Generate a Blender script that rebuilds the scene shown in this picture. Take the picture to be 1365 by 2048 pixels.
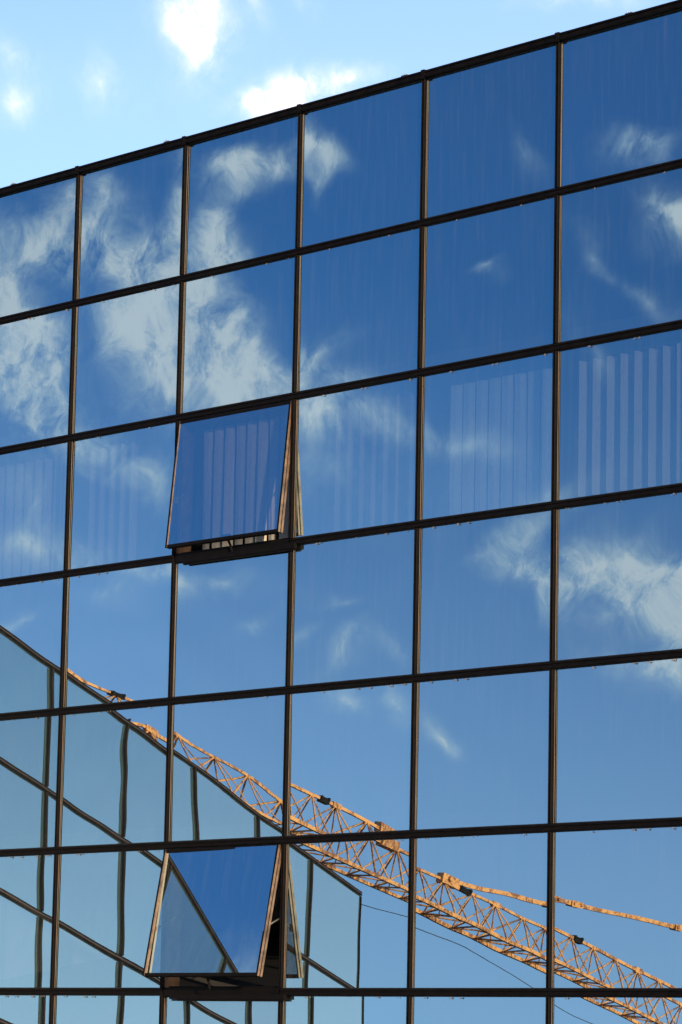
import bpy, math, random
import numpy as np
from mathutils import Vector, Matrix, Quaternion

for o in list(bpy.data.objects):
    bpy.data.objects.remove(o)
random.seed(11)
scene = bpy.context.scene
COL = scene.collection
rad = math.radians

# ------------------------------------------------------------------ frame of the place
LEAN = rad(11.13)            # the glass wall leans back by this much
ROOF = 11.1                  # height of the roof edge above the ground
H = 1.2                      # row height along the leaning wall
W = 1.47353                  # bay width
NROW, NCOL = 9, 9
RM = np.array([[1, 0, 0], [0, math.cos(LEAN), math.sin(LEAN)], [0, -math.sin(LEAN), math.cos(LEAN)]])
XW, YW, ZW = RM @ [1, 0, 0], RM @ [0, 1, 0], RM @ [0, 0, 1]
NW = -YW                     # outward normal of the leaning wall
def fw(x, y, z):             # wall coordinates (x right, y inwards, z up the slope from the roof edge) -> world
    return RM @ np.array([x, y, z], float) + [0, 0, ROOF]

# ------------------------------------------------------------------ camera
CAM_R = np.array([0.67541787, 0.72714423, -0.12276793])
CAM_U = np.array([0.09960849, 0.0749955, 0.99219646])
CAM_V = np.array([-0.73067698, 0.68237595, 0.02177644])
CAM_P = np.array([25.20252621, -19.523521, 7.14996395])
FPX = 6945.0
cd = bpy.data.cameras.new('camera')
cam = bpy.data.objects.new('camera', cd)
COL.objects.link(cam)
cd.sensor_fit = 'VERTICAL'
cd.sensor_height = 36.0
cd.lens = FPX / 2048 * 36.0
cd.clip_start = 0.1
cd.clip_end = 8000
m = Matrix.Identity(4)
for i in range(3):
    m[i][0], m[i][1], m[i][2], m[i][3] = CAM_R[i], CAM_U[i], -CAM_V[i], CAM_P[i]
cam.matrix_world = m
scene.camera = cam

# ------------------------------------------------------------------ sun, exposure
SUN_EL = rad(15)
SUN_FRONT = rad(21.0)         # how far the sun stands in front of the plane of the wall
sv = Vector((math.cos(SUN_EL) * math.cos(SUN_FRONT), -math.cos(SUN_EL) * math.sin(SUN_FRONT), math.sin(SUN_EL)))
sd = bpy.data.lights.new('sun', 'SUN')
sd.energy = 5.0
sd.angle = rad(0.5)
sd.color = (1.0, 0.74, 0.48)
sun = bpy.data.objects.new('sun', sd)
COL.objects.link(sun)
sun.rotation_euler = sv.to_track_quat('Z', 'Y').to_euler()
sun.location = (60, -10, 40)
scene.view_settings.view_transform = 'Standard'
scene.view_settings.look = 'None'
scene.view_settings.gamma = 1
scene.view_settings.exposure = 0.42
scene.view_settings.use_curve_mapping = False
scene.cycles.max_bounces = 8
scene.cycles.diffuse_bounces = 2
scene.cycles.glossy_bounces = 6
scene.cycles.transparent_max_bounces = 16
scene.cycles.use_denoising = True

# ------------------------------------------------------------------ node helpers
class NT:
    def __init__(s, tree):
        s.t = tree; s.n = tree.nodes; s.l = tree.links
    def node(s, kind, **kw):
        n = s.n.new(kind)
        for k, v in kw.items():
            setattr(n, k, v)
        return n
    def link(s, a, b):
        s.l.new(a, b)
    def put(s, sock, v):
        if isinstance(v, bpy.types.NodeSocket):
            s.l.new(v, sock)
        else:
            sock.default_value = v
    def math(s, op, a, b=None, c=None, clamp=False):
        n = s.node('ShaderNodeMath', operation=op, use_clamp=clamp)
        s.put(n.inputs[0], a)
        if b is not None: s.put(n.inputs[1], b)
        if c is not None: s.put(n.inputs[2], c)
        return n.outputs[0]
    def dot(s, a, vec):
        n = s.node('ShaderNodeVectorMath', operation='DOT_PRODUCT')
        s.put(n.inputs[0], a); n.inputs[1].default_value = tuple(vec)
        return n.outputs['Value']
    def vm(s, op, a, b=None):
        n = s.node('ShaderNodeVectorMath', operation=op)
        s.put(n.inputs[0], a)
        if b is not None: s.put(n.inputs[1], b)
        return n.outputs[0]
    def noise(s, vec, scale, detail=4, rough=.55, dist=0.0, out='Fac'):
        n = s.node('ShaderNodeTexNoise')
        s.put(n.inputs['Vector'], vec)
        n.inputs['Scale'].default_value = scale; n.inputs['Detail'].default_value = detail
        n.inputs['Roughness'].default_value = rough; n.inputs['Distortion'].default_value = dist
        return n.outputs[out]
    def ramp(s, v, lo, hi, a=0.0, b=1.0, smooth=True):
        n = s.node('ShaderNodeMapRange')
        if smooth: n.interpolation_type = 'SMOOTHSTEP'
        s.put(n.inputs[0], v); s.put(n.inputs[1], lo); s.put(n.inputs[2], hi)
        s.put(n.inputs[3], a); s.put(n.inputs[4], b)
        return n.outputs[0]
    def mix(s, f, a, b, blend='MIX'):
        n = s.node('ShaderNodeMix', data_type='RGBA', blend_type=blend)
        s.put(n.inputs[0], f); s.put(n.inputs[6], a); s.put(n.inputs[7], b)
        return n.outputs[2]
    def mapping(s, vec, loc=(0, 0, 0), rot=(0, 0, 0), scale=(1, 1, 1), kind='POINT'):
        n = s.node('ShaderNodeMapping', vector_type=kind)
        s.put(n.inputs[0], vec); n.inputs[1].default_value = loc
        n.inputs[2].default_value = rot; n.inputs[3].default_value = scale
        return n.outputs[0]

# ------------------------------------------------------------------ sky with clouds
world = bpy.data.worlds.new('World')
scene.world = world
world.use_nodes = True
world.node_tree.nodes.clear()
g = NT(world.node_tree)
SKY_STRENGTH = 0.13
sky = g.node('ShaderNodeTexSky', sky_type='NISHITA')
sky.sun_disc = False
sky.sun_elevation = SUN_EL
sky.sun_rotation = math.atan2(sv.x, sv.y)
sky.altitude = 200
sky.air_density = 1.0
sky.dust_density = 1.0
sky.ozone_density = 4.2
D = g.node('ShaderNodeTexCoord').outputs['Generated']

def refl_dir(v):             # direction after the mirror of the leaning wall
    return v - 2 * (v @ NW) * NW

def plane_coords(r, u, v):   # directions spread on a tangent plane about v, in thousands of the photo's pixels
    c = g.dot(D, v)
    cs = g.math('MAXIMUM', c, 0.05)
    a = g.math('ADD', g.math('MULTIPLY', g.math('DIVIDE', g.dot(D, r), cs), FPX / 1000), .6825)
    b = g.math('SUBTRACT', 1.024, g.math('MULTIPLY', g.math('DIVIDE', g.dot(D, u), cs), FPX / 1000))
    n = g.node('ShaderNodeCombineXYZ')
    g.link(a, n.inputs[0]); g.link(b, n.inputs[1])
    front = g.ramp(c, .7, .8)
    return n.outputs[0], front, c

uvr, frontr, cosr = plane_coords(refl_dir(CAM_R), refl_dir(CAM_U), refl_dir(CAM_V))
uvd, frontd, cosd = plane_coords(CAM_R, CAM_U, CAM_V)

# each cloud bank: centre, half length, half width, tilt (degrees, down to the right positive), weight
BANKS_WEST = [
    (.03, .60, .17, .09, 75, 1.0), (.05, .76, .14, .10, 60, .95), (.09, .84, .12, .05, 45, .7),
    (.14, .48, .10, .06, 30, .7), (.25, .51, .14, .06, 15, .85), (.19, .38, .08, .05, 60, .5),
    (.33, .54, .12, .06, -50, .85), (.40, .46, .13, .045, 75, .8), (.31, .66, .12, .07, 50, .65),
    (.47, .69, .20, .075, 52, 1.12), (.36, .77, .13, .07, 30, .7), (.55, .77, .10, .05, 30, .6),
    (.48, .30, .12, .04, -5, .85), (.41, .30, .07, .04, 40, .6), (.66, .30, .09, .05, 25, .75), (.67, .37, .06, .03, 60, .42),
    (.65, .76, .09, .04, -25, .55), (.72, .84, .16, .05, 10, .45), (.93, .90, .16, .04, 10, .26),
    (.25, .93, .12, .06, 40, .40), (.05, 1.09, .16, .05, 5, .55), (.04, .98, .10, .06, 60, .45),
    (.25, 1.19, .13, .04, 15, .75), (.40, 1.20, .08, .05, 10, .72), (.04, 1.24, .06, .03, -10, .55), (.22, 1.26, .08, .03, 0, .4),
    (.52, 1.18, .06, .03, 10, .42), (.66, 1.19, .06, .02, -5, .5),
    (.68, 1.29, .09, .035, -45, .5), (.78, 1.31, .06, .03, 55, .5), (.90, 1.45, .07, .035, 50, .6), (.69, 1.43, .09, .04, 40, .62), (.80, 1.45, .06, .035, 60, .55),
    (.56, 1.27, .06, .03, -30, .4),
    (1.06, 1.11, .11, .045, 15, .8), (1.20, 1.15, .11, .06, 15, .9), (1.34, 1.17, .12, .08, 20, 1.05), (1.25, 1.21, .08, .04, -15, .7),
    (1.36, 1.27, .06, .07, 60, .8), (1.30, 1.35, .13, .045, 10, .9), (1.10, 1.19, .08, .03, 70, .5),
    (1.33, .28, .08, .045, -10, .75), (1.35, .45, .09, .06, 40, .9), (1.20, .50, .09, .035, 70, .36), (1.29, .60, .10, .035, 25, .36),
    (1.07, .32, .09, .035, 60, .32), (.98, .53, .05, .02, 0, .40),
    (.30, .62, .45, .32, 30, .22), (1.22, 1.18, .30, .22, 20, .25), (.65, .95, .4, .15, 10, .18),
    (1.05, 1.03, .12, .03, -30, .45), (1.19, .71, .1, .03, 60, .3),
]
BANKS_DIRECT = [
    (.375, .02, .11, .06, 70, .85), (.36, -.10, .2, .08, 70, .8), (.39, .09, .06, .04, 60, .5),
    (.585, .19, .10, .055, -25, .9), (.69, .18, .09, .04, -20, .75), (.52, .21, .06, .035, 0, .5),
    (.21, .17, .07, .05, 60, .32), (.02, .21, .06, .04, 10, .55), (.03, .11, .08, .05, 40, .3),
    (1.16, -.01, .14, .04, -5, .6), (.51, .0, .06, .03, 60, .35), (.61, .0, .05, .03, 60, .3),
    (.3, .15, .5, .25, 0, .13),
]
def warp(uv, amt, sc):
    n = g.noise(g.vm('ADD', uv, (3.1, 7.7, 0)), sc, 3, .5, 0, 'Color')
    off = g.vm('MULTIPLY', g.vm('SUBTRACT', n, (.5, .5, .5)), (amt, amt, 0))
    return g.vm('ADD', uv, off)
def bank_sum(uv, banks):
    tot = None
    for (x, y, l, w, a, k) in banks:
        p = g.mapping(uv, (x, y, 0), (0, 0, rad(a)), (l * 1.85, w * 1.8, 1), 'TEXTURE')
        q = g.node('ShaderNodeTexGradient', gradient_type='QUADRATIC_SPHERE')
        g.link(p, q.inputs[0])
        q = g.math('MULTIPLY', q.outputs['Fac'], k * 1.5)
        tot = q if tot is None else g.math('ADD', tot, q)
    return g.math('MINIMUM', tot, 1.15)
bw = g.math('MULTIPLY', bank_sum(warp(uvr, .10, 7.0), BANKS_WEST), frontr)
bd = g.math('MULTIPLY', bank_sum(warp(uvd, .10, 7.0), BANKS_DIRECT), frontd)
# elsewhere the sky goes on with scattered banks of the same size
seen = g.math('MAXIMUM', g.ramp(cosr, .94, .97), g.ramp(cosd, .965, .982))
gen = g.ramp(g.noise(g.vm('ADD', D, (31.7, 9.9, 5.1)), 9.0, 3, .5), .54, .76, 0, 1.0)
gen = g.math('MULTIPLY', gen, g.math('SUBTRACT', 1.0, seen))
banks = g.math('ADD', g.math('ADD', bw, bd), gen)
dw = g.vm('ADD', D, g.vm('MULTIPLY', g.vm('SUBTRACT', g.noise(D, 45, 4, .55, 0, 'Color'), (.5, .5, .5)), (.018, .018, .018)))
st = g.mapping(dw, (0, 0, 0), (rad(20), rad(-35), 0), (1.0, 1.0, .6))
fluff = g.noise(st, 66, 11, .66)
fine = g.noise(st, 210, 5, .6)
fl = g.math('ADD', g.math('MULTIPLY', g.math('SUBTRACT', fluff, .5), 3.0), g.math('MULTIPLY', g.math('SUBTRACT', fine, .5), .6))
dens = g.math('MULTIPLY', banks, g.math('ADD', .78, fl))
dens = g.ramp(dens, .02, 1.22)
thick = g.ramp(dens, .35, 1.0)
sun_side = g.dot(D, (math.cos(SUN_FRONT), -math.sin(SUN_FRONT), 0))
cloud = g.mix(thick, (4.4, 4.6, 5.2, 1), (5.7, 5.05, 5.4, 1))
lit_cl = g.node('ShaderNodeVectorMath', operation='SCALE')      # clouds opposite the sun show their lit side
g.link(cloud, lit_cl.inputs[0]); g.link(g.ramp(sun_side, -.92, -.5, 1.6, 1.0), lit_cl.inputs['Scale'])
cloud = lit_cl.outputs[0]
skyc = g.node('ShaderNodeHueSaturation')
skyc.inputs['Saturation'].default_value = 1.05
skyc.inputs['Value'].default_value = 1.0
g.link(sky.outputs[0], skyc.inputs['Color'])
# thin evening haze low over the horizon, all the way round
haze_f = g.ramp(g.math('ABSOLUTE', g.dot(D, (0, 0, 1))), math.sin(rad(7)), math.sin(rad(21)), .36, 0.0)
# ... brighter on the side of the sun
haze_f = g.math('MULTIPLY', haze_f, g.math('MULTIPLY', g.ramp(sun_side, -.45, .35, 1.0, 2.3), g.ramp(sun_side, -.9, -.45, 1.1, 1.0)), clamp=True)
# a little more depth between the pale low sky and the deep blue above
gm = g.node('ShaderNodeGamma'); gm.inputs[1].default_value = 1.4
g.link(g.vm('MULTIPLY', skyc.outputs[0], (.172, .172, .172)), gm.inputs[0])
deep = g.vm('MULTIPLY', gm.outputs[0], (5.5, 6.4, 6.7))
skyh = g.mix(haze_f, deep, (5.0, 5.2, 6.9, 1))
final = g.mix(g.math('MULTIPLY', dens, .84), skyh, cloud)
bg = g.node('ShaderNodeBackground')
g.link(final, bg.inputs[0]); bg.inputs[1].default_value = SKY_STRENGTH
world.cycles.sampling_method = 'MANUAL'
world.cycles.sample_map_resolution = 256
wo = g.node('ShaderNodeOutputWorld')
g.link(bg.outputs[0], wo.inputs[0])

# ------------------------------------------------------------------ materials
def newmat(name):
    mt = bpy.data.materials.new(name); mt.use_nodes = True; mt.node_tree.nodes.clear()
    return mt, NT(mt.node_tree)
def principled(name, col, rough=.5, metal=0.0, vary=.25, scale=6.0, bump=0.0, spec=.5, obj=True, streak=(1, 1, 1)):
    mt, k = newmat(name)
    tc = k.node('ShaderNodeTexCoord').outputs['Object']
    v = k.mapping(tc, scale=streak)
    n = k.noise(v, scale, 6, .6)
    dark = tuple(c * (1 - vary) for c in col) + (1,)
    light = tuple(min(1, c * (1 + vary)) for c in col) + (1,)
    c = k.mix(k.ramp(n, .3, .7), dark, light)
    p = k.node('ShaderNodeBsdfPrincipled')
    k.link(c, p.inputs['Base Color'])
    k.put(p.inputs['Roughness'], k.ramp(n, .3, .7, max(.05, rough - .1), min(1, rough + .1)))
    p.inputs['Metallic'].default_value = metal
    p.inputs['Specular IOR Level'].default_value = spec
    if bump:
        b = k.node('ShaderNodeBump'); b.inputs['Strength'].default_value = bump; b.inputs['Distance'].default_value = .01
        k.link(k.noise(v, scale * 6, 4, .6), b.inputs['Height']); k.link(b.outputs[0], p.inputs['Normal'])
    o = k.node('ShaderNodeOutputMaterial'); k.link(p.outputs[0], o.inputs[0])
    return mt

def glass_mat(name, r0, tint, trans, dirt, film=0.0, dust=(.62, .58, .52)):
    mt, k = newmat(name)
    lw = k.node('ShaderNodeLayerWeight'); lw.inputs['Blend'].default_value = .5
    fres = k.math('ADD', .04, k.math('MULTIPLY', .96, k.math('POWER', lw.outputs['Facing'], 5.0)))
    oi = k.node('ShaderNodeObjectInfo').outputs['Random']
    rr = k.math('ADD', r0, k.math('MULTIPLY', k.math('SUBTRACT', oi, .5), .09))
    fac = k.math('ADD', rr, k.math('MULTIPLY', fres, k.math('SUBTRACT', 1.0, rr)))
    gl = k.node('ShaderNodeBsdfGlossy', distribution='GGX'); gl.inputs['Roughness'].default_value = 0.0
    edge = k.ramp(fres, .08, .6)
    k.link(k.mix(edge, tuple(tint) + (1,), (.93, .97, 1, 1)), gl.inputs['Color'])
    tr = k.node('ShaderNodeBsdfTransparent'); tr.inputs['Color'].default_value = tuple(trans) + (1,)
    mx = k.node('ShaderNodeMixShader'); k.link(fac, mx.inputs[0]); k.link(tr.outputs[0], mx.inputs[1]); k.link(gl.outputs[0], mx.inputs[2])
    tc = k.node('ShaderNodeTexCoord').outputs['Object']
    offs = k.node('ShaderNodeCombineXYZ'); k.link(k.math('MULTIPLY', oi, 37.0), offs.inputs[0])
    v = k.vm('ADD', tc, offs.outputs[0])
    s1 = k.noise(k.mapping(v, scale=(9, 1, .5)), 3.0, 6, .65)
    s2 = k.noise(v, 60, 3, .7)
    d = k.math('ADD', k.ramp(s1, .45, .8, dirt * .25, dirt), k.ramp(s2, .66, .8, 0, dirt * .8))
    d = k.math('ADD', d, film)
    df = k.node('ShaderNodeBsdfDiffuse'); df.inputs['Color'].default_value = tuple(dust) + (1,)
    m2 = k.node('ShaderNodeMixShader'); k.link(d, m2.inputs[0]); k.link(mx.outputs[0], m2.inputs[1]); k.link(df.outputs[0], m2.inputs[2])
    o = k.node('ShaderNodeOutputMaterial'); k.link(m2.outputs[0], o.inputs[0])
    return mt
def clear_mat():
    mt, k = newmat('glass_back')
    tr = k.node('ShaderNodeBsdfTransparent')
    o = k.node('ShaderNodeOutputMaterial'); k.link(tr.outputs[0], o.inputs[0])
    return mt

M = {}
M['glass'] = glass_mat('mirror_glass', .63, (.68, .98, 1.0), (.60, .62, .64), .045)
M['wing_glass'] = glass_mat('wing_mirror_glass', .90, (.90, 1.0, .97), (.5, .55, .55), .08, .065, (.48, .66, .70))
M['back'] = clear_mat()
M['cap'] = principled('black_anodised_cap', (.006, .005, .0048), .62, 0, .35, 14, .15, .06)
M['bronze'] = principled('bronze_edge_trim', (.17, .105, .068), .5, .1, .35, 10, .1, .4, streak=(1, 1, .25))  # lighter than the cap: sun on the mullion edge put into the colour
M['gasket'] = principled('black_rubber', (.008, .008, .008), .7, 0, .3, 20)
M['dull_bronze'] = principled('dull_bronze', (.075, .036, .024), .6, 0, .3, 10)
M['sash'] = principled('bronze_sash', (.16, .10, .065), .42, .3, .4, 9, .1, .45)
M['backing'] = principled('dark_spandrel_backing', (.015, .016, .018), .8, 0, .2, 2)
M['room_wall'] = principled('room_wall', (.05, .048, .043), .9, 0, .1, 1)
M['room_floor'] = principled('carpet', (.04, .04, .04), .95, 0, .2, 20)
M['room_ceiling'] = principled('ceiling_board', (.08, .078, .07), .9, 0, .1, 2)
M['slat'] = principled('blind_fabric', (.60, .70, .68), .85, 0, .06, 30)
M['dim_slat'] = principled('grey_blind_fabric', (.30, .29, .27), .85, 0, .10, 30)
M['mid_slat'] = principled('cream_blind_fabric', (.40, .45, .43), .85, 0, .08, 30)
M['tan_slat'] = principled('tan_blind_fabric', (.50, .46, .38), .85, 0, .08, 30)
M['rail'] = principled('white_rail', (.75, .74, .72), .5, 0, .05, 5)
M['steel'] = principled('dull_steel', (.35, .33, .30), .4, .8, .2, 20)
M['crumb'] = principled('pale_sealant', (.16, .14, .125), .8, 0, .4, 50)
M['concrete'] = principled('concrete', (.28, .27, .25), .9, 0, .2, 3, .3)
M['asphalt'] = principled('asphalt', (.05, .05, .052), .92, 0, .3, 8, .3)
M['felt'] = principled('roof_felt', (.08, .08, .08), .95, 0, .3, 5)
M['rope'] = principled('wire_rope', (.03, .03, .03), .6, .3, .2, 10)
M['cab_glass'] = principled('cab_glass', (.02, .03, .04), .08, 0, .1, 3)
def crane_paint():
    mt, k = newmat('weathered_yellow_paint')
    ge = k.node('ShaderNodeNewGeometry').outputs['Position']
    n = k.noise(ge, 1.7, 7, .65); n2 = k.noise(ge, 9.0, 5, .7)
    yellow = k.mix(k.ramp(n2, .3, .7), (.80, .29, .075, 1), (.88, .38, .12, 1))
    rust = k.mix(n2, (.15, .045, .016, 1), (.32, .10, .032, 1))
    c = k.mix(k.ramp(k.math('ADD', n, k.math('MULTIPLY', k.math('SUBTRACT', n2, .5), .9)), .43, .62), yellow, rust)
    p = k.node('ShaderNodeBsdfPrincipled'); k.link(c, p.inputs['Base Color']); p.inputs['Roughness'].default_value = .6
    o = k.node('ShaderNodeOutputMaterial'); k.link(p.outputs[0], o.inputs[0])
    return mt
M['crane'] = crane_paint()

# ------------------------------------------------------------------ mesh helpers
class MB:
    def __init__(s): s.v = []; s.f = []; s.mi = []
    def add(s, vs, fs, mi=0):
        b = len(s.v); s.v += [tuple(map(float, q)) for q in vs]
        s.f += [tuple(b + i for i in f) for f in fs]; s.mi += [mi] * len(fs)
        return s
    def box(s, x0, x1, y0, y1, z0, z1, mi=0, fn=None):
        vs = [(x, y, z) for z in (z0, z1) for y in (y0, y1) for x in (x0, x1)]
        if fn: vs = [fn(*q) for q in vs]
        return s.add(vs, [(0, 2, 3, 1), (4, 5, 7, 6), (0, 1, 5, 4), (2, 6, 7, 3), (0, 4, 6, 2), (1, 3, 7, 5)], mi)
    def prism(s, prof, a, b, fn, mis=None, mi=0):
        # profile (p, q) list extruded from a to b; fn(p, q, along) -> point
        n = len(prof); base = len(s.v)
        s.v += [tuple(map(float, fn(p, q, a))) for p, q in prof] + [tuple(map(float, fn(p, q, b))) for p, q in prof]
        for i in range(n):
            j = (i + 1) % n
            s.f.append((base + i, base + j, base + n + j, base + n + i)); s.mi.append(mis[i] if mis else mi)
        s.f.append(tuple(base + i for i in reversed(range(n)))); s.mi.append(mi)
        s.f.append(tuple(base + n + i for i in range(n))); s.mi.append(mi)
        return s
    def tube(s, a, b, r, n=6, mi=0, r2=None):
        a = Vector(a); b = Vector(b); d = (b - a).normalized()
        u = d.orthogonal().normalized(); w = d.cross(u); r2 = r if r2 is None else r2
        vs = [a + (u * math.cos(t) + w * math.sin(t)) * r for t in [2 * math.pi * i / n for i in range(n)]]
        vs += [b + (u * math.cos(t) + w * math.sin(t)) * r2 for t in [2 * math.pi * i / n for i in range(n)]]
        fs = [(i, (i + 1) % n, n + (i + 1) % n, n + i) for i in range(n)] + [tuple(reversed(range(n))), tuple(range(n, 2 * n))]
        return s.add(vs, fs, mi)
    def mesh(s, name, mats, smooth=False):
        me = bpy.data.meshes.new(name)
        me.from_pydata(s.v, [], s.f)
        for mt in (mats if isinstance(mats, (list, tuple)) else [mats]):
            me.materials.append(M[mt])
        me.polygons.foreach_set('material_index', s.mi)
        if smooth: me.polygons.foreach_set('use_smooth', [True] * len(me.polygons))
        me.update()
        return me
    def obj(s, name, mats, parent=None, smooth=False):
        return link(name, s.mesh(name, mats, smooth), parent)
def fix_normals(me):
    import bmesh
    bm = bmesh.new(); bm.from_mesh(me); bmesh.ops.recalc_face_normals(bm, faces=bm.faces); bm.to_mesh(me); bm.free()
def link(name, me, parent=None, loc=None):
    o = bpy.data.objects.new(name, me); COL.objects.link(o)
    if parent is not None: o.parent = parent
    if loc is not None: o.location = loc
    return o
def tag(o, label, cat, group=None):
    o['label'] = label; o['category'] = cat
    if group: o['group'] = group
    return o
def empty(name, loc, rot=None):
    o = bpy.data.objects.new(name, None); COL.objects.link(o); o.location = loc
    o.empty_display_size = .2
    if rot is not None:
        o.rotation_mode = 'QUATERNION'; o.rotation_quaternion = rot
    return o

# ------------------------------------------------------------------ ground
gr = MB()
gr.add([(-4000, -4000, 0), (4000, -4000, 0), (4000, 4000, 0), (-4000, 4000, 0)], [(0, 1, 2, 3)])
go = gr.obj('ground', 'asphalt'); go['kind'] = 'structure'

# ------------------------------------------------------------------ the tall glass building
ZB = NROW * H + .30                          # slope length from the roof edge to the foot of the wall
base = fw(0, 0, -ZB)
bld = empty('glass_building', tuple(base), Matrix(RM.tolist()).to_quaternion())
tag(bld, 'tall blue mirror glass building with black grid of bars and two tilted open windows', 'building')
def L(x, y, z): return (x, y, z + ZB)        # wall coordinates -> local to the building
RMI = RM.T
def WL(x, y, z):                             # world -> local to the building
    q = RMI @ (np.array([x, y, z]) - base); return tuple(q)

# --- curtain wall bars: a profile (across, outwards)
def bar_profile(w, dp):
    h = w / 2
    return [(-h, 0), (-h, .005), (-h + .008, .005), (-h + .008, dp - .004), (-h + .014, dp), (-h * .30, dp), (-h * .26, dp - .009),
            (h * .26, dp - .009), (h * .30, dp), (h - .014, dp), (h - .010, dp - .004), (h - .010, .017), (h - .008, .016), (h - .008, .005), (h, .005), (h, 0)]
VB, HB = .053, .068                          # bar widths
pv = bar_profile(VB, .026); nv = len(pv)
#   faces of the profile: gasket at the foot, sunlit edge painted on the sides, black cap in front
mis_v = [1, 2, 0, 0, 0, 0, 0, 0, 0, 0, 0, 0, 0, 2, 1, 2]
ph = bar_profile(HB, .026)
mis_h = [2, 2, 0, 0, 0, 0, 0, 0, 0, 0, 0, 0, 0, 2, 2, 2]
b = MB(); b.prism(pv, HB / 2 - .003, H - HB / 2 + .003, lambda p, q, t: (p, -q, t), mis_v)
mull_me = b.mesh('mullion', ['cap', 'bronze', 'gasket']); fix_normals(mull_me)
b = MB(); b.prism(ph, .002, W - .002, lambda p, q, t: (t, -q, p), mis_h)
tran_me = b.mesh('transom', ['cap', 'bronze', 'gasket']); fix_normals(tran_me)
b = MB(); b.prism(bar_profile(.075, .045), .002, W - .002, lambda p, q, t: (t, -q, p), mis_h)
b.box(.0, W, .0, .30, -.035, .034)
cop_me = b.mesh('roof_coping', ['cap', 'bronze', 'gasket']); fix_normals(cop_me)

OPEN = {(2, 2): (5.6, 1.095), (2, 5): (10.6, 1.06)}          # (bay, row): (angle, length of sash)
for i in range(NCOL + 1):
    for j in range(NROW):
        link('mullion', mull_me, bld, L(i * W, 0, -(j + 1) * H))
for i in range(NCOL):
    link('roof_coping', cop_me, bld, L(i * W, 0, 0))
    for j in range(1, NROW + 1):
        if (i, j - 1) not in OPEN: link('transom', tran_me, bld, L(i * W, 0, -j * H))

# joint covers and screws along the coping
b = MB(); b.box(-.02, .02, -.046, .302, -.038, .0345); cover_me = b.mesh('coping_joint', 'cap')
b = MB()
for q in (.22, .24): b.tube((q, -.02, .034), (q, -.02, .034 + (.022 if q < .23 else .012)), .006, 6)
b.box(.20, .27, -.03, .0, .034, .040); clip_me = b.mesh('coping_clip', 'steel')
for i in range(1, NCOL):
    link('coping_joint', cover_me, bld, L(i * W + .01, 0, 0))
for i, q in ((1, 1.0), (3, 1.02), (0, .3), (5, .5)):
    link('coping_clip', clip_me, bld, L(i * W + q, 0, 0))

# --- panes: thin slabs, each a little bowed and set a little out of plane
def pane_mesh(w, h, bow, waves, n=16, twist=0.0, th=.008, mats=('glass', 'back')):
    b = MB(); vs = []
    def hgt(s, t):
        z = -twist * s * t + bow[0] * (1 - s * s) * (1 - t * t) + bow[1] * (1 - s ** 4) + bow[2] * (1 - t ** 4)
        for (ax, az, ph_, am) in waves:
            z += am * math.sin(ax * s + az * t + ph_)
        return z
    for a in range(n + 1):
        for c in range(n + 1):
            s, t = -1 + 2 * c / n, -1 + 2 * a / n
            vs.append((s * w / 2, -hgt(s, t), t * h / 2))
    fs = []
    for a in range(n):
        for c in range(n):
            i0 = a * (n + 1) + c
            fs.append((i0, i0 + 1, i0 + n + 2, i0 + n + 1))
    b.add(vs, fs, 0)
    b.add([(-w / 2, th, -h / 2), (w / 2, th, -h / 2), (w / 2, th, h / 2), (-w / 2, th, h / 2)], [(0, 3, 2, 1)], 1)
    me = b.mesh('pane', mats)
    me.polygons.foreach_set('use_smooth', [True] * (n * n) + [False])
    return me
TILT = {(3, 4): (0, 4.0), (2, 4): (0, 2.0), (1, 4): (0, -1.2), (1, 3): (0, 7.0), (3, 5): (0, 0), (4, 5): (.4, -.7), (5, 5): (-.3, .3)}
TWIST = {(2, 4): 2.0, (3, 5): -.4}
# TILT                                     # (bay, row): (turn about the vertical, tip) in milliradians
for j in range(NROW):
    for i in range(NCOL):
        if (i, j) in OPEN: continue
        r = random.Random(i * 31 + j * 7 + 5)
        bow = [r.uniform(-.3, .7) * 1e-3, r.uniform(-.3, .3) * 1e-3, r.uniform(-.3, .3) * 1e-3]
        if i >= 3 and j >= 5: bow = [q * .3 for q in bow]
        calm = .22 if (i >= 3 and j >= 5) else .5 if (i >= 3 and j >= 4) else (.8 if j >= 3 else .7)
        waves = [(r.uniform(-6, 6), r.uniform(-8, 8), r.uniform(0, 6), r.uniform(.05, .16) * 1e-3 * calm) for _ in range(4)]
        me = pane_mesh(W - .02, H - .03, bow, waves, twist=TWIST.get((i, j), 0) * 1e-3)
        tv, tp = TILT.get((i, j), (r.gauss(0, 2.0), r.gauss(0, 1.8)))
        o = link('pane', me, bld, L((i + .5) * W, .004, -(j + .5) * H))
        o.rotation_euler = (tp * 1e-3, 0, tv * 1e-3)

# --- pale crumbs of sealant hanging from the lower edge of the bars
def crumbs(n, r):
    b = MB()
    for _ in range(n):
        x = r.uniform(.06, W - .06); s = r.uniform(.003, .0085); z = -HB / 2 - s * .5; y = -.008 - r.uniform(0, .006)
        k = r.randint(3, 6)
        for q in range(k):
            dx, dz, ss = r.uniform(-1.6, 1.6) * s, -r.uniform(0, 1.3) * s, s * r.uniform(.35, .9)
            ctr = Vector((x + dx, y, z + dz))
            vs = [ctr + Vector(t) * ss for t in ((1, 0, 0), (-1, 0, 0), (0, 1, 0), (0, -1, 0), (0, 0, 1), (0, 0, -1.4))]
            b.add(vs, [(0, 2, 4), (2, 1, 4), (1, 3, 4), (3, 0, 4), (2, 0, 5), (1, 2, 5), (3, 1, 5), (0, 3, 5)])
    return b.mesh('sealant_crumbs', 'crumb')
rc = random.Random(3)
crumb_me = [crumbs(n, rc) for n in (3, 4, 5, 6, 7, 8)]
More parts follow.
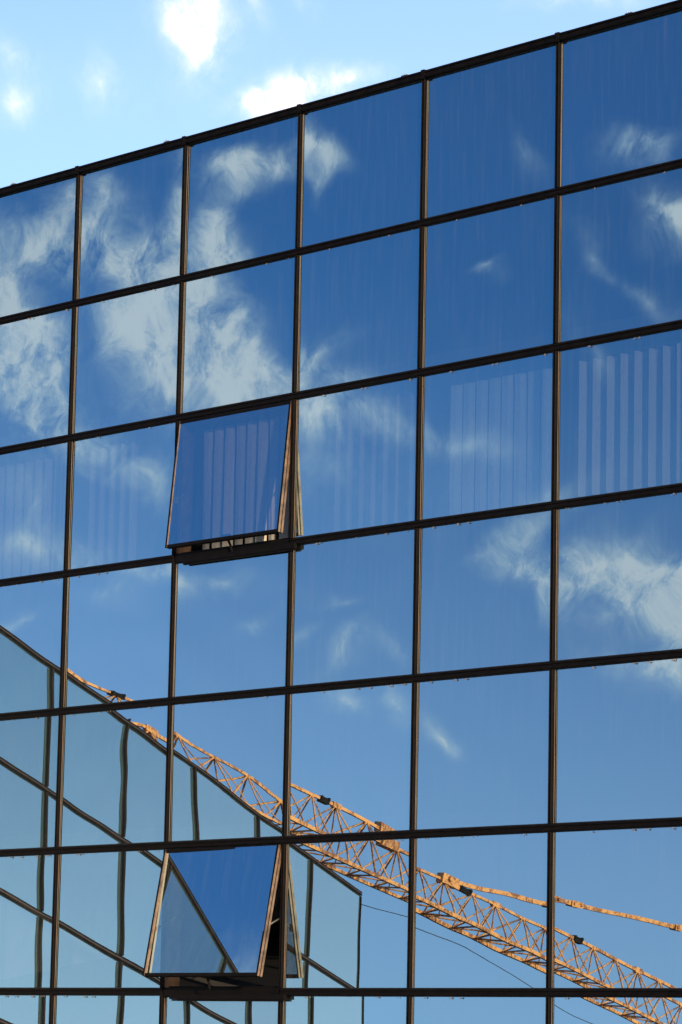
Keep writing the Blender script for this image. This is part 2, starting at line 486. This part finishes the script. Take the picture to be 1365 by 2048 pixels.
for j in range(1, NROW):
    for i in range(NCOL):
        me = crumb_me[(rc.randint(0, 1) if j < 3 else rc.randint(2, 5))]
        o = link('sealant_crumbs', me, bld, L(i * W, 0, -j * H)); o['kind'] = 'stuff'

# --- inside: dark boards behind the blind rows, rooms behind the window rows
for (j0, j1) in ((0, 2), (3, 5), (6, 8)):
    b = MB(); b.box(-.25, NCOL * W, .09, .14, -j1 * H + .06, -j0 * H - .06, fn=L)
    b.obj('spandrel_backing', 'backing', bld)
XR = NCOL * W
for j in (2, 5, 8):
    zt = fw(0, 0, -j * H)[2] - .02; zb = fw(0, 0, -(j + 1) * H)[2] - .02
    yt = fw(0, 0, -j * H)[1]; yb = fw(0, 0, -(j + 1) * H)[1]
    b = MB(); b.box(-.2, XR, yb + .10, 7.0, zb - .12, zb, fn=WL); b.obj('floor_slab', 'room_floor', bld)
    b = MB(); b.box(-.2, XR, yt + .10, 7.0, zt + .03, zt + .15, fn=WL); b.obj('ceiling', 'room_ceiling', bld)
    b = MB(); b.box(-.2, XR, 5.0, 5.15, zb + .002, zt + .028, fn=WL); b.obj('partition_wall', 'room_wall', bld)
yr = fw(0, 0, 0)[1]
ye = fw(0, 0, -ZB)[1]
b = MB()                                                   # leaning end walls, back wall, roof, plinth
for (x0, x1) in ((-.27, -.20), (XR + .04, XR + .14)):
    vs = [WL(x, y, z) for x in (x0, x1) for (y, z) in ((ye + .10, 0), (9.0, 0), (9.0, ROOF - .06), (yr + .10, ROOF - .06))]
    b = MB(); b.add(vs, [(0, 1, 2, 3), (7, 6, 5, 4), (0, 4, 5, 1), (1, 5, 6, 2), (2, 6, 7, 3), (3, 7, 4, 0)])
    o = b.obj('end_wall', 'concrete', bld); fix_normals(o.data)
b = MB(); b.box(-.19, XR + .03, 8.85, 9.0, 0, ROOF - .06, fn=WL); b.obj('back_wall', 'concrete', bld)
b = MB(); b.box(-.27, XR + .14, yr + .32, 9.0, ROOF - .055, ROOF - .005, fn=WL); b.obj('roof', 'felt', bld)
b = MB(); b.box(-.27, XR + .03, -.03, .12, -ZB, -NROW * H - HB / 2, fn=L); b.obj('plinth', 'concrete', bld)
b = MB(); b.box(-.27, -VB / 2 - .002, -.02, .10, -ZB, .04, fn=L); b.obj('corner_post', 'cap', bld)

# --- the two open windows
for (i, j), (ang, ln) in OPEN.items():
    x0, x1 = i * W + VB / 2 - .006, (i + 1) * W - VB / 2 + .006
    z0 = -j * H - HB / 2 - .004
    # fixed frame round the opening
    fr = MB(); d0, d1 = .006, .13
    fr.box(x0, x0 + .03, d0, d1, -(j + 1) * H + HB / 2, z0, fn=L); fr.box(x1 - .03, x1, d0, d1, -(j + 1) * H + HB / 2, z0, fn=L)
    fr.box(x0 + .031, x1 - .031, d0, d1, z0 - .03, z0 - .001, fn=L); fr.box(x0 + .031, x1 - .031, .02, d1, -(j + 1) * H + HB / 2 - .02, -(j + 1) * H + HB / 2 + .012, mi=1, fn=L)
    fr.obj('window_frame', ['sash', 'cap'], bld)
    sl = MB(); zz = -(j + 1) * H - HB / 2
    sl.box(x0, x1, -.014, .016, zz - .012, zz + HB, fn=L)
    sl.box(x0 + .12, x1 + .10, -.050, -.015, zz - .026, zz + .014, fn=L); sl.box(x0 + .14, x1 + .08, -.042, -.018, zz - .040, zz - .027, fn=L)  # offset bars added to imitate the mirror image of the sash's lower edge
    sl.obj('window_sill', 'cap', bld)
    # sash hinged along its top edge; local: x across, -y outwards, z up
    sw = x1 - x0 - .004; hw = sw / 2
    s = MB(); e = .026; dp = .046
    def bar(ax0, ax1, az0, az1):
        s.box(ax0, ax1, -.010, dp - .010, az0, az1)
    prof = [(0, -.012), (e * .8, -.012), (e, -.008), (e, .012), (e * .55, .014), (e * .55, .040), (0, .040), (0, .022), (.004, .020), (.004, .012), (0, .010)]
    ms_ = [0, 1, 1, 1, 0, 0, 1, 1, 0, 1, 1]
    s.prism(prof, -ln, 0, lambda p, q, t: (-hw + p, q, t), ms_); s.prism(prof, -ln, 0, lambda p, q, t: (hw - p, q, t), ms_)
    s.prism(prof, -hw + e, hw - e, lambda p, q, t: (t, q, -p)); s.prism(prof, -hw + e, hw - e, lambda p, q, t: (t, q, -ln + p))
    o = s.obj('window_sash', ['cap', 'sash'], bld); fix_normals(o.data)
    o.location = L((x0 + x1) / 2, -.012 if j == 2 else -.036, z0); o.rotation_euler = (-rad(ang), 0, 0)
    r = random.Random(j)
    pm = pane_mesh(sw - .02, ln - .02, (.3e-3, 0, 0), [(2, 3, 1, .05e-3)])
    po = link('pane', pm, o, (0, -.006 if j == 2 else 0.0, -ln / 2))
    if j == 5: po.rotation_euler = (rad(.9), 0, rad(-1.2))
    # stays and handle
    A = rad(ang)
    for sx in (-1, 1):
        st_ = MB(); q0 = Vector((sx * (hw - .035), .03, -ln * .62)); far = .62 * ln * math.tan(A) + .05
        st_.tube(q0, q0 + Vector((0, far * math.cos(A), far * math.sin(A) + .10)), .007, 6)
        st_.box(q0.x - .012, q0.x + .012, .016, .040, q0.z - .03, q0.z + .03)
        st_.obj('stay_arm', 'steel', o)
    hd = MB(); hd.box(-.05, .05, .038, .052, -ln + .03, -ln + .06); hd.tube((0, .046, -ln + .045), (.02, .085, -ln - .03), .010, 8)
    hd.tube((.02, .085, -ln - .03), (.03, .10, -ln - .085), .009, 8)
    hd.obj('handle', 'cap', o)

# ------------------------------------------------------------------ vertical blinds in the upper window row
def blind(x0, x1, width, turn, label, jitter=4, pitch=.140, fan=0, mat='slat'):
    hgt = H - .17
    root = empty('vertical_blind', tuple(fw(x0, .13, -3 * H + .06)), Matrix(RM.tolist()).to_quaternion())
    tag(root, label, 'blind', 'vertical blinds behind the glass')
    b = MB(); b.box(0, x1 - x0, -.02, .02, hgt, hgt + .04); b.obj('headrail', 'backing', root)
    n = int((x1 - x0) / pitch)
    for k in range(n):
        b = MB(); th = .0012
        a0, a1 = rad(turn + random.uniform(-jitter, jitter)), rad(turn + random.uniform(-jitter, jitter) + fan * (k % 3 - 1))
        wd = width / 2 * random.uniform(.95, 1.03)
        vs = []
        for (z, a) in ((0, a1), (hgt, a0)):
            c, s_ = math.cos(a), math.sin(a)
            for (p, q) in ((-wd, -th), (0, -th - .006), (wd, -th), (wd, th), (0, th - .006), (-wd, th)):
                vs.append((p * c - q * s_, p * s_ + q * c, z))
        fs = [(t, (t + 1) % 6, 6 + (t + 1) % 6, 6 + t) for t in range(6)] + [(5, 4, 3, 2, 1, 0), (6, 7, 8, 9, 10, 11)]
        b.add(vs, fs)
        o = b.obj('slat', mat, root); o.location = (pitch * (k + .5), 0, 0); fix_normals(o.data)
    return root
blind(.10, 1.40, .085, 30, 'dim grey vertical blind behind the glass bay next to the building corner', mat='dim_slat')
blind(1.58, 2.3, .09, 96, 'short run of edge-on grey blind slats behind the bay left of the upper open window', mat='dim_slat')
blind(3.12, 4.36, .10, 12, 'white vertical blind with fanned slats hanging behind the upper open window', fan=18, mat='tan_slat')
blind(4.75, 5.84, .09, 108, 'grey vertical blind turned edge-on into thin streaks, right of the upper open window', jitter=7, mat='dim_slat')
blind(6.10, 7.34, .118, 6, 'white vertical blind with broad nearly closed slats behind dark glass', jitter=3)
blind(7.48, 8.78, .10, 55, 'white vertical blind with narrow half-turned slats, beside the broad closed blind', jitter=5, mat='mid_slat')
blind(9.0, 10.2, .10, 30, 'white vertical blind with half-open slats in the bay past the narrow-slat blind')

# ------------------------------------------------------------------ the lower glass wing, standing at an angle to the wall
AZ = rad(-47.67971129 + 18.0555)
dv = np.array([math.sin(AZ) * math.cos(rad(-9.7025)), -math.cos(AZ) * math.cos(rad(-9.7025)), math.sin(rad(-9.7025))])
dW = RM @ dv; dW[2] = 0; dW /= np.linalg.norm(dW)
nW = np.cross(dW, ZW); nW /= np.linalg.norm(nW)
if nW[0] < 0: nW = -nW
e2 = np.cross(nW, dW)
if e2[2] < 0: e2 = -e2
skew = np.array([ZW @ dW, ZW @ e2])           # one metre up the bars, in wing coordinates
B0, BW, NB = .45, 2.04, 6
WZ = NROW * H + .30
org = fw(-.27, 0, -WZ)
mat = Matrix(((-dW[0], -nW[0], e2[0]), (-dW[1], -nW[1], e2[1]), (-dW[2], -nW[2], e2[2])))
wing = empty('glass_wing', tuple(org), mat.to_quaternion())
tag(wing, 'lower pale glass wing with slanting roofline, mirrored in the tall glass wall', 'building')
def WG(a, y, s):                              # a along the wing, y inwards, s up the bars from the foot
    return (-a - s * skew[0], y, s * skew[1])
top = WZ - 3 * H
rows = [top - k * H for k in range(0, 7)]
cols = [0] + [B0 + BW * k for k in range(NB + 1)]
b = MB(); b.box(-BW / 2 + .01, BW / 2 - .01, 0, .008, -H / 2 + .015, H / 2 - .015, fn=WG)
b.mi = [0 if k in (2,) else 1 for k in range(6)]
wp_me = b.mesh('pane', ['wing_glass', 'back']); fix_normals(wp_me)
b = MB(); b.box(-B0 / 2 + .01, B0 / 2 - .01, 0, .008, -H / 2 + .015, H / 2 - .015, fn=WG); b.mi = [0 if k == 2 else 1 for k in range(6)]
wp0_me = b.mesh('pane', ['wing_glass', 'back']); fix_normals(wp0_me)
b = MB(); b.prism(bar_profile(.062, .030), HB / 2 - .003, H - HB / 2 + .003, lambda p, q, t: WG(p, -q, t), [2, 2, 0, 0, 0, 1, 1, 1, 0, 0, 0, 0, 0, 2, 2, 2]); wm_me = b.mesh('mullion', ['cap', 'dull_bronze', 'gasket']); fix_normals(wm_me)
def wtr(ln, w=.064, d=.028):
    b = MB(); b.prism(bar_profile(w, d), .002, ln - .002, lambda p, q, t: WG(t, -q, p), [2, 2, 0, 0, 0, 1, 1, 1, 0, 0, 0, 0, 0, 2, 2, 2])
    me = b.mesh('transom', ['cap', 'dull_bronze', 'gasket']); fix_normals(me); return me
wt_me, wt0_me = wtr(BW), wtr(B0)
for k in range(6):
    for c in range(len(cols) - 1):
        link('mullion', wm_me, wing, WG(cols[c], 0, rows[k + 1]))
    for c in range(len(cols) - 1):
        a = (cols[c] + cols[c + 1]) / 2
        o = link('pane', wp_me if c else wp0_me, wing, WG(a, .003, (rows[k] + rows[k + 1]) / 2))
        rr_ = random.Random(c * 13 + k)
        o.rotation_euler = (rr_.gauss(0, .0012), 0, rr_.gauss(0, .0012))
for k in range(7):
    for c in range(len(cols) - 1):
        link('transom', wt_me if c else wt0_me, wing, WG(cols[c], 0, rows[k]))
WLN = cols[-1]
b = MB(); b.box(.02, WLN - .03, .09, 6.0, 0, top - .03, fn=WG); fix_normals(b.obj('shell', 'backing', wing).data)
b = MB(); b.box(0, WLN + .003, .035, 6.05, top - .025, top + .02, fn=WG); fix_normals(b.obj('roof', 'felt', wing).data)
b = MB(); b.box(WLN + .005, WLN + .025, -.012, 6.0, 0, top - .03, fn=WG); fix_normals(b.obj('end_wall', 'cap', wing).data)
b = MB(); b.box(0, WLN + .002, -.03, .08, 0, rows[6] - HB / 2, fn=WG); fix_normals(b.obj('plinth', 'concrete', wing).data)

# ------------------------------------------------------------------ tower crane behind the viewer, mirrored in the glass
JC = np.array([-67.779, -68.680, 24.0]); JD = np.array([.27732, .96078, 0.0])      # top chord, towards the tip
JP = np.array([JD[1], -JD[0], 0])                                                    # to the side facing the glass wall
TIP, TOW = 27.3, -38.0
foot = JC + JD * TOW; foot[2] = 0
crane = empty('tower_crane', tuple(foot))
tag(crane, 'weathered yellow tower crane with long lattice jib, mirrored in the glass wall', 'crane')
def CP(s, p, z): return Vector(JC + JD * s + JP * p + np.array([0, 0, z])) - Vector(foot)
unit = MB().tube((0, 0, 0), (0, 0, 1), 1.0, 6).mesh('brace', 'crane')
sq = MB().box(-1, 1, -1, 1, 0, 1).mesh('chord', 'crane')
def strut(name, a, b_, r, parent, me=unit):
    o = link(name, me, parent); d = b_ - a
    o.rotation_mode = 'QUATERNION'; o.rotation_quaternion = d.to_track_quat('Z', 'Y'); o.location = a; o.scale = (r, r, d.length)
    return o
JH, JB, PS = 1.35, .625, 2.03
s_end = TOW + 1.2
nodes = [TIP - PS * k for k in range(int((TIP - s_end) / PS) + 1)]
# jib: top chord is the mesh, the rest are its pieces
def seg_bar(b, a, c, r):
    a = Vector(a); c = Vector(c); d = (c - a).normalized(); u = d.cross(Vector((0, 0, 1))).normalized(); w = u.cross(d)
    vs = [a + u * x * r + w * y * r for x, y in ((-1, -1), (1, -1), (1, 1), (-1, 1))] + [c + u * x * r + w * y * r for x, y in ((-1, -1), (1, -1), (1, 1), (-1, 1))]
    b.add(vs, [(0, 1, 5, 4), (1, 2, 6, 5), (2, 3, 7, 6), (3, 0, 4, 7), (3, 2, 1, 0), (4, 5, 6, 7)])
jb = MB(); seg_bar(jb, CP(TIP, 0, 0), CP(s_end, 0, 0), .055)
for k in range(5, len(nodes), 6):            # splice plates of the top chord
    jb.box(-.08, .08, -.10, .10, -.30, .30, fn=lambda x, y, z: tuple(CP(nodes[k] + z, x, y)))
jib = jb.obj('jib', 'crane', crane)
for sd_ in (-1, 1):
    cb = MB(); seg_bar(cb, CP(TIP + .6, sd_ * JB, -JH), CP(s_end, sd_ * JB, -JH), .062)
    cb.obj('bottom_chord', 'crane', jib)
for k, s in enumerate(nodes):
    t_ = CP(s, 0, 0)
    for sd_ in (-1, 1):
        strut('brace', t_, CP(s, sd_ * JB, -JH), .036, jib)
        if k + 1 < len(nodes):
            strut('brace', CP(s, sd_ * JB, -JH), CP(nodes[k + 1] , 0, 0), .033, jib)
            if sd_ > 0 or k % 2: strut('brace', CP(s - PS / 2, sd_ * JB, -JH), t_, .030, jib)
    strut('cross_tie', CP(s, -JB, -JH), CP(s, JB, -JH), .035, jib)
    if k + 1 < len(nodes):
        strut('cross_tie', CP(s, -JB, -JH), CP(s - PS / 2, JB, -JH), .032, jib)
        strut('cross_tie', CP(s - PS / 2, JB, -JH), CP(nodes[k + 1], -JB, -JH), .032, jib)
# dark rope rollers on the top chord
for s in (19.2, 6.0, -4.6, -13.8, -24.0):
    b = MB(); b.box(-.10, .10, -.12, .09, -.38, .38, fn=lambda x, y, z: tuple(CP(s + z, x, y)))
    b.tube(CP(s - .3, -.13, .06), CP(s - .3, .13, .06), .08, 8); b.tube(CP(s + .3, -.13, .04), CP(s + .3, .13, .04), .08, 8)
    b.obj('rope_roller', 'cap', jib)
# pendant tie bar in pinned lengths
def tie_pt(s): return CP(s, 0, .06 + (-3.3 - s) * .128)
ts = [-3.3, -11.3, -13.2, -22.3, -24.0, -33.0, TOW]
tb = MB()
for k in range(len(ts) - 1):
    seg_bar(tb, tie_pt(ts[k] - .05), tie_pt(ts[k + 1] + .05), .085)
tie = tb.obj('tie_bar', 'crane', crane)
for s in ts[1:-1]:
    b = MB()
    for sd_ in (-1, 1):
        vs = [tie_pt(s + q) + Vector((0, 0, z)) + Vector(JP * sd_ * .11) + Vector(JP * sd_ * o_) for o_ in (0, .03) for q in (-.45, .45) for z in (-.13, .13)]
        b.add(vs, [(0, 1, 3, 2), (4, 6, 7, 5), (0, 4, 5, 1), (2, 3, 7, 6), (0, 2, 6, 4), (1, 5, 7, 3)])
    for q in (-.28, .28):
        b.tube(tie_pt(s + q) - Vector(JP * .2), tie_pt(s + q) + Vector(JP * .2), .07, 8)
    o = b.obj('link_plate', 'crane', tie); fix_normals(o.data)
b = MB(); b.box(-.16, .16, -.16, .26, -.7, .5, fn=lambda x, y, z: tuple(CP(-3.3 + z, x, y))); b.tube(CP(-3.3, -.25, .1), CP(-3.3, .25, .1), .11, 10)
b.obj('tie_bracket', 'crane', jib)
b = MB(); b.box(-.15, .15, -.13, .22, -.6, .6, fn=lambda x, y, z: tuple(CP(1.6 + z, x, y))); b.obj('tie_bracket', 'crane', jib)
# slack rope under the jib
b = MB(); pts = []
for k in range(41):
    s = 20 - k * 1.42; pts.append(CP(s, 0, -2.25 - .25 * math.sin(s * .33)))
for a, c in zip(pts, pts[1:]): b.tube(a, c, .016, 5)
b.obj('hoist_rope', 'rope', crane)
# trolley and hook near the tower
b = MB(); b.box(-.7, .7, -.35, -.08, -.8, .8, fn=lambda x, y, z: tuple(CP(-31 + z, x, y - JH)))
for q in (-.5, .5): b.tube(CP(-31 + q, 0, -JH - .3), CP(-31 + q * .3, 0, -6.5), .02, 5)
b.box(-.12, .12, -.5, .2, -.25, .25, fn=lambda x, y, z: tuple(CP(-31 + z, x, y - 6.6)))
b.obj('trolley', 'crane', crane)
# mast, slewing head, apex, counter jib, ballast, cab, base
ms = .75
mb_ = MB()
for x in (-ms, ms):
    for y in (-ms, ms): mb_.box(x - .08, x + .08, y - .08, y + .08, 0, 22.0)
mast = mb_.obj('mast', 'crane', crane)
cs_ = [(-ms, -ms), (ms, -ms), (ms, ms), (-ms, ms)]
for k in range(14):
    z0, z1 = k * 1.57, (k + 1) * 1.57
    for q in range(4):
        a, c = cs_[q], cs_[(q + 1) % 4]
        if k % 2: a, c = c, a
        strut('brace', Vector((*a, z0)), Vector((*c, z1)), .04, mast)
b = MB()
for x in (-ms, ms):
    for y in (-ms, ms): b.tube((x, y, 22), (0, 0, 28.6), .08, 6)
b.box(-1.1, 1.1, -1.1, 1.1, 21.9, 22.5); b.obj('slewing_head', 'crane', crane)
b = MB()
for p in (-.6, .6): seg_bar(b, CP(TOW, p, -1.4), CP(TOW - 13, p, -1.4), .12)
for k in range(8): seg_bar(b, CP(TOW - 1 - 1.7 * k, -.6, -1.4), CP(TOW - 1 - 1.7 * k, .6, -1.4), .06)
b.tube(CP(TOW, 0, 4.5), CP(TOW - 12, 0, -1.3), .05, 6)
b.obj('counter_jib', 'crane', crane)
for k in range(4):
    b = MB(); b.box(-.55, .55, -2.4, .1, -.28, .28, fn=lambda x, y, z: tuple(CP(TOW - 10.4 - .6 * k + z, x, y - 1.4))); b.obj('ballast_block', 'concrete', crane)
b = MB(); b.box(.9, 2.1, -3.2, -1.2, -.9, .9, fn=lambda x, y, z: tuple(CP(TOW + 1 + z, x, y))); cab = b.obj('cab', 'crane', crane)
b = MB(); b.box(1.0, 2.0, -2.6, -1.5, .9, .93, fn=lambda x, y, z: tuple(CP(TOW + 1 + z, x, y))); b.box(2.1, 2.13, -2.6, -1.5, -.7, .7, fn=lambda x, y, z: tuple(CP(TOW + 1 + z, x, y))); b.obj('cab_window', 'cab_glass', cab)
b = MB(); b.box(-2.5, 2.5, -2.5, 2.5, 0, .5); b.box(-1, 1, -1, 1, .5, .9); b.obj('foundation', 'concrete', crane)
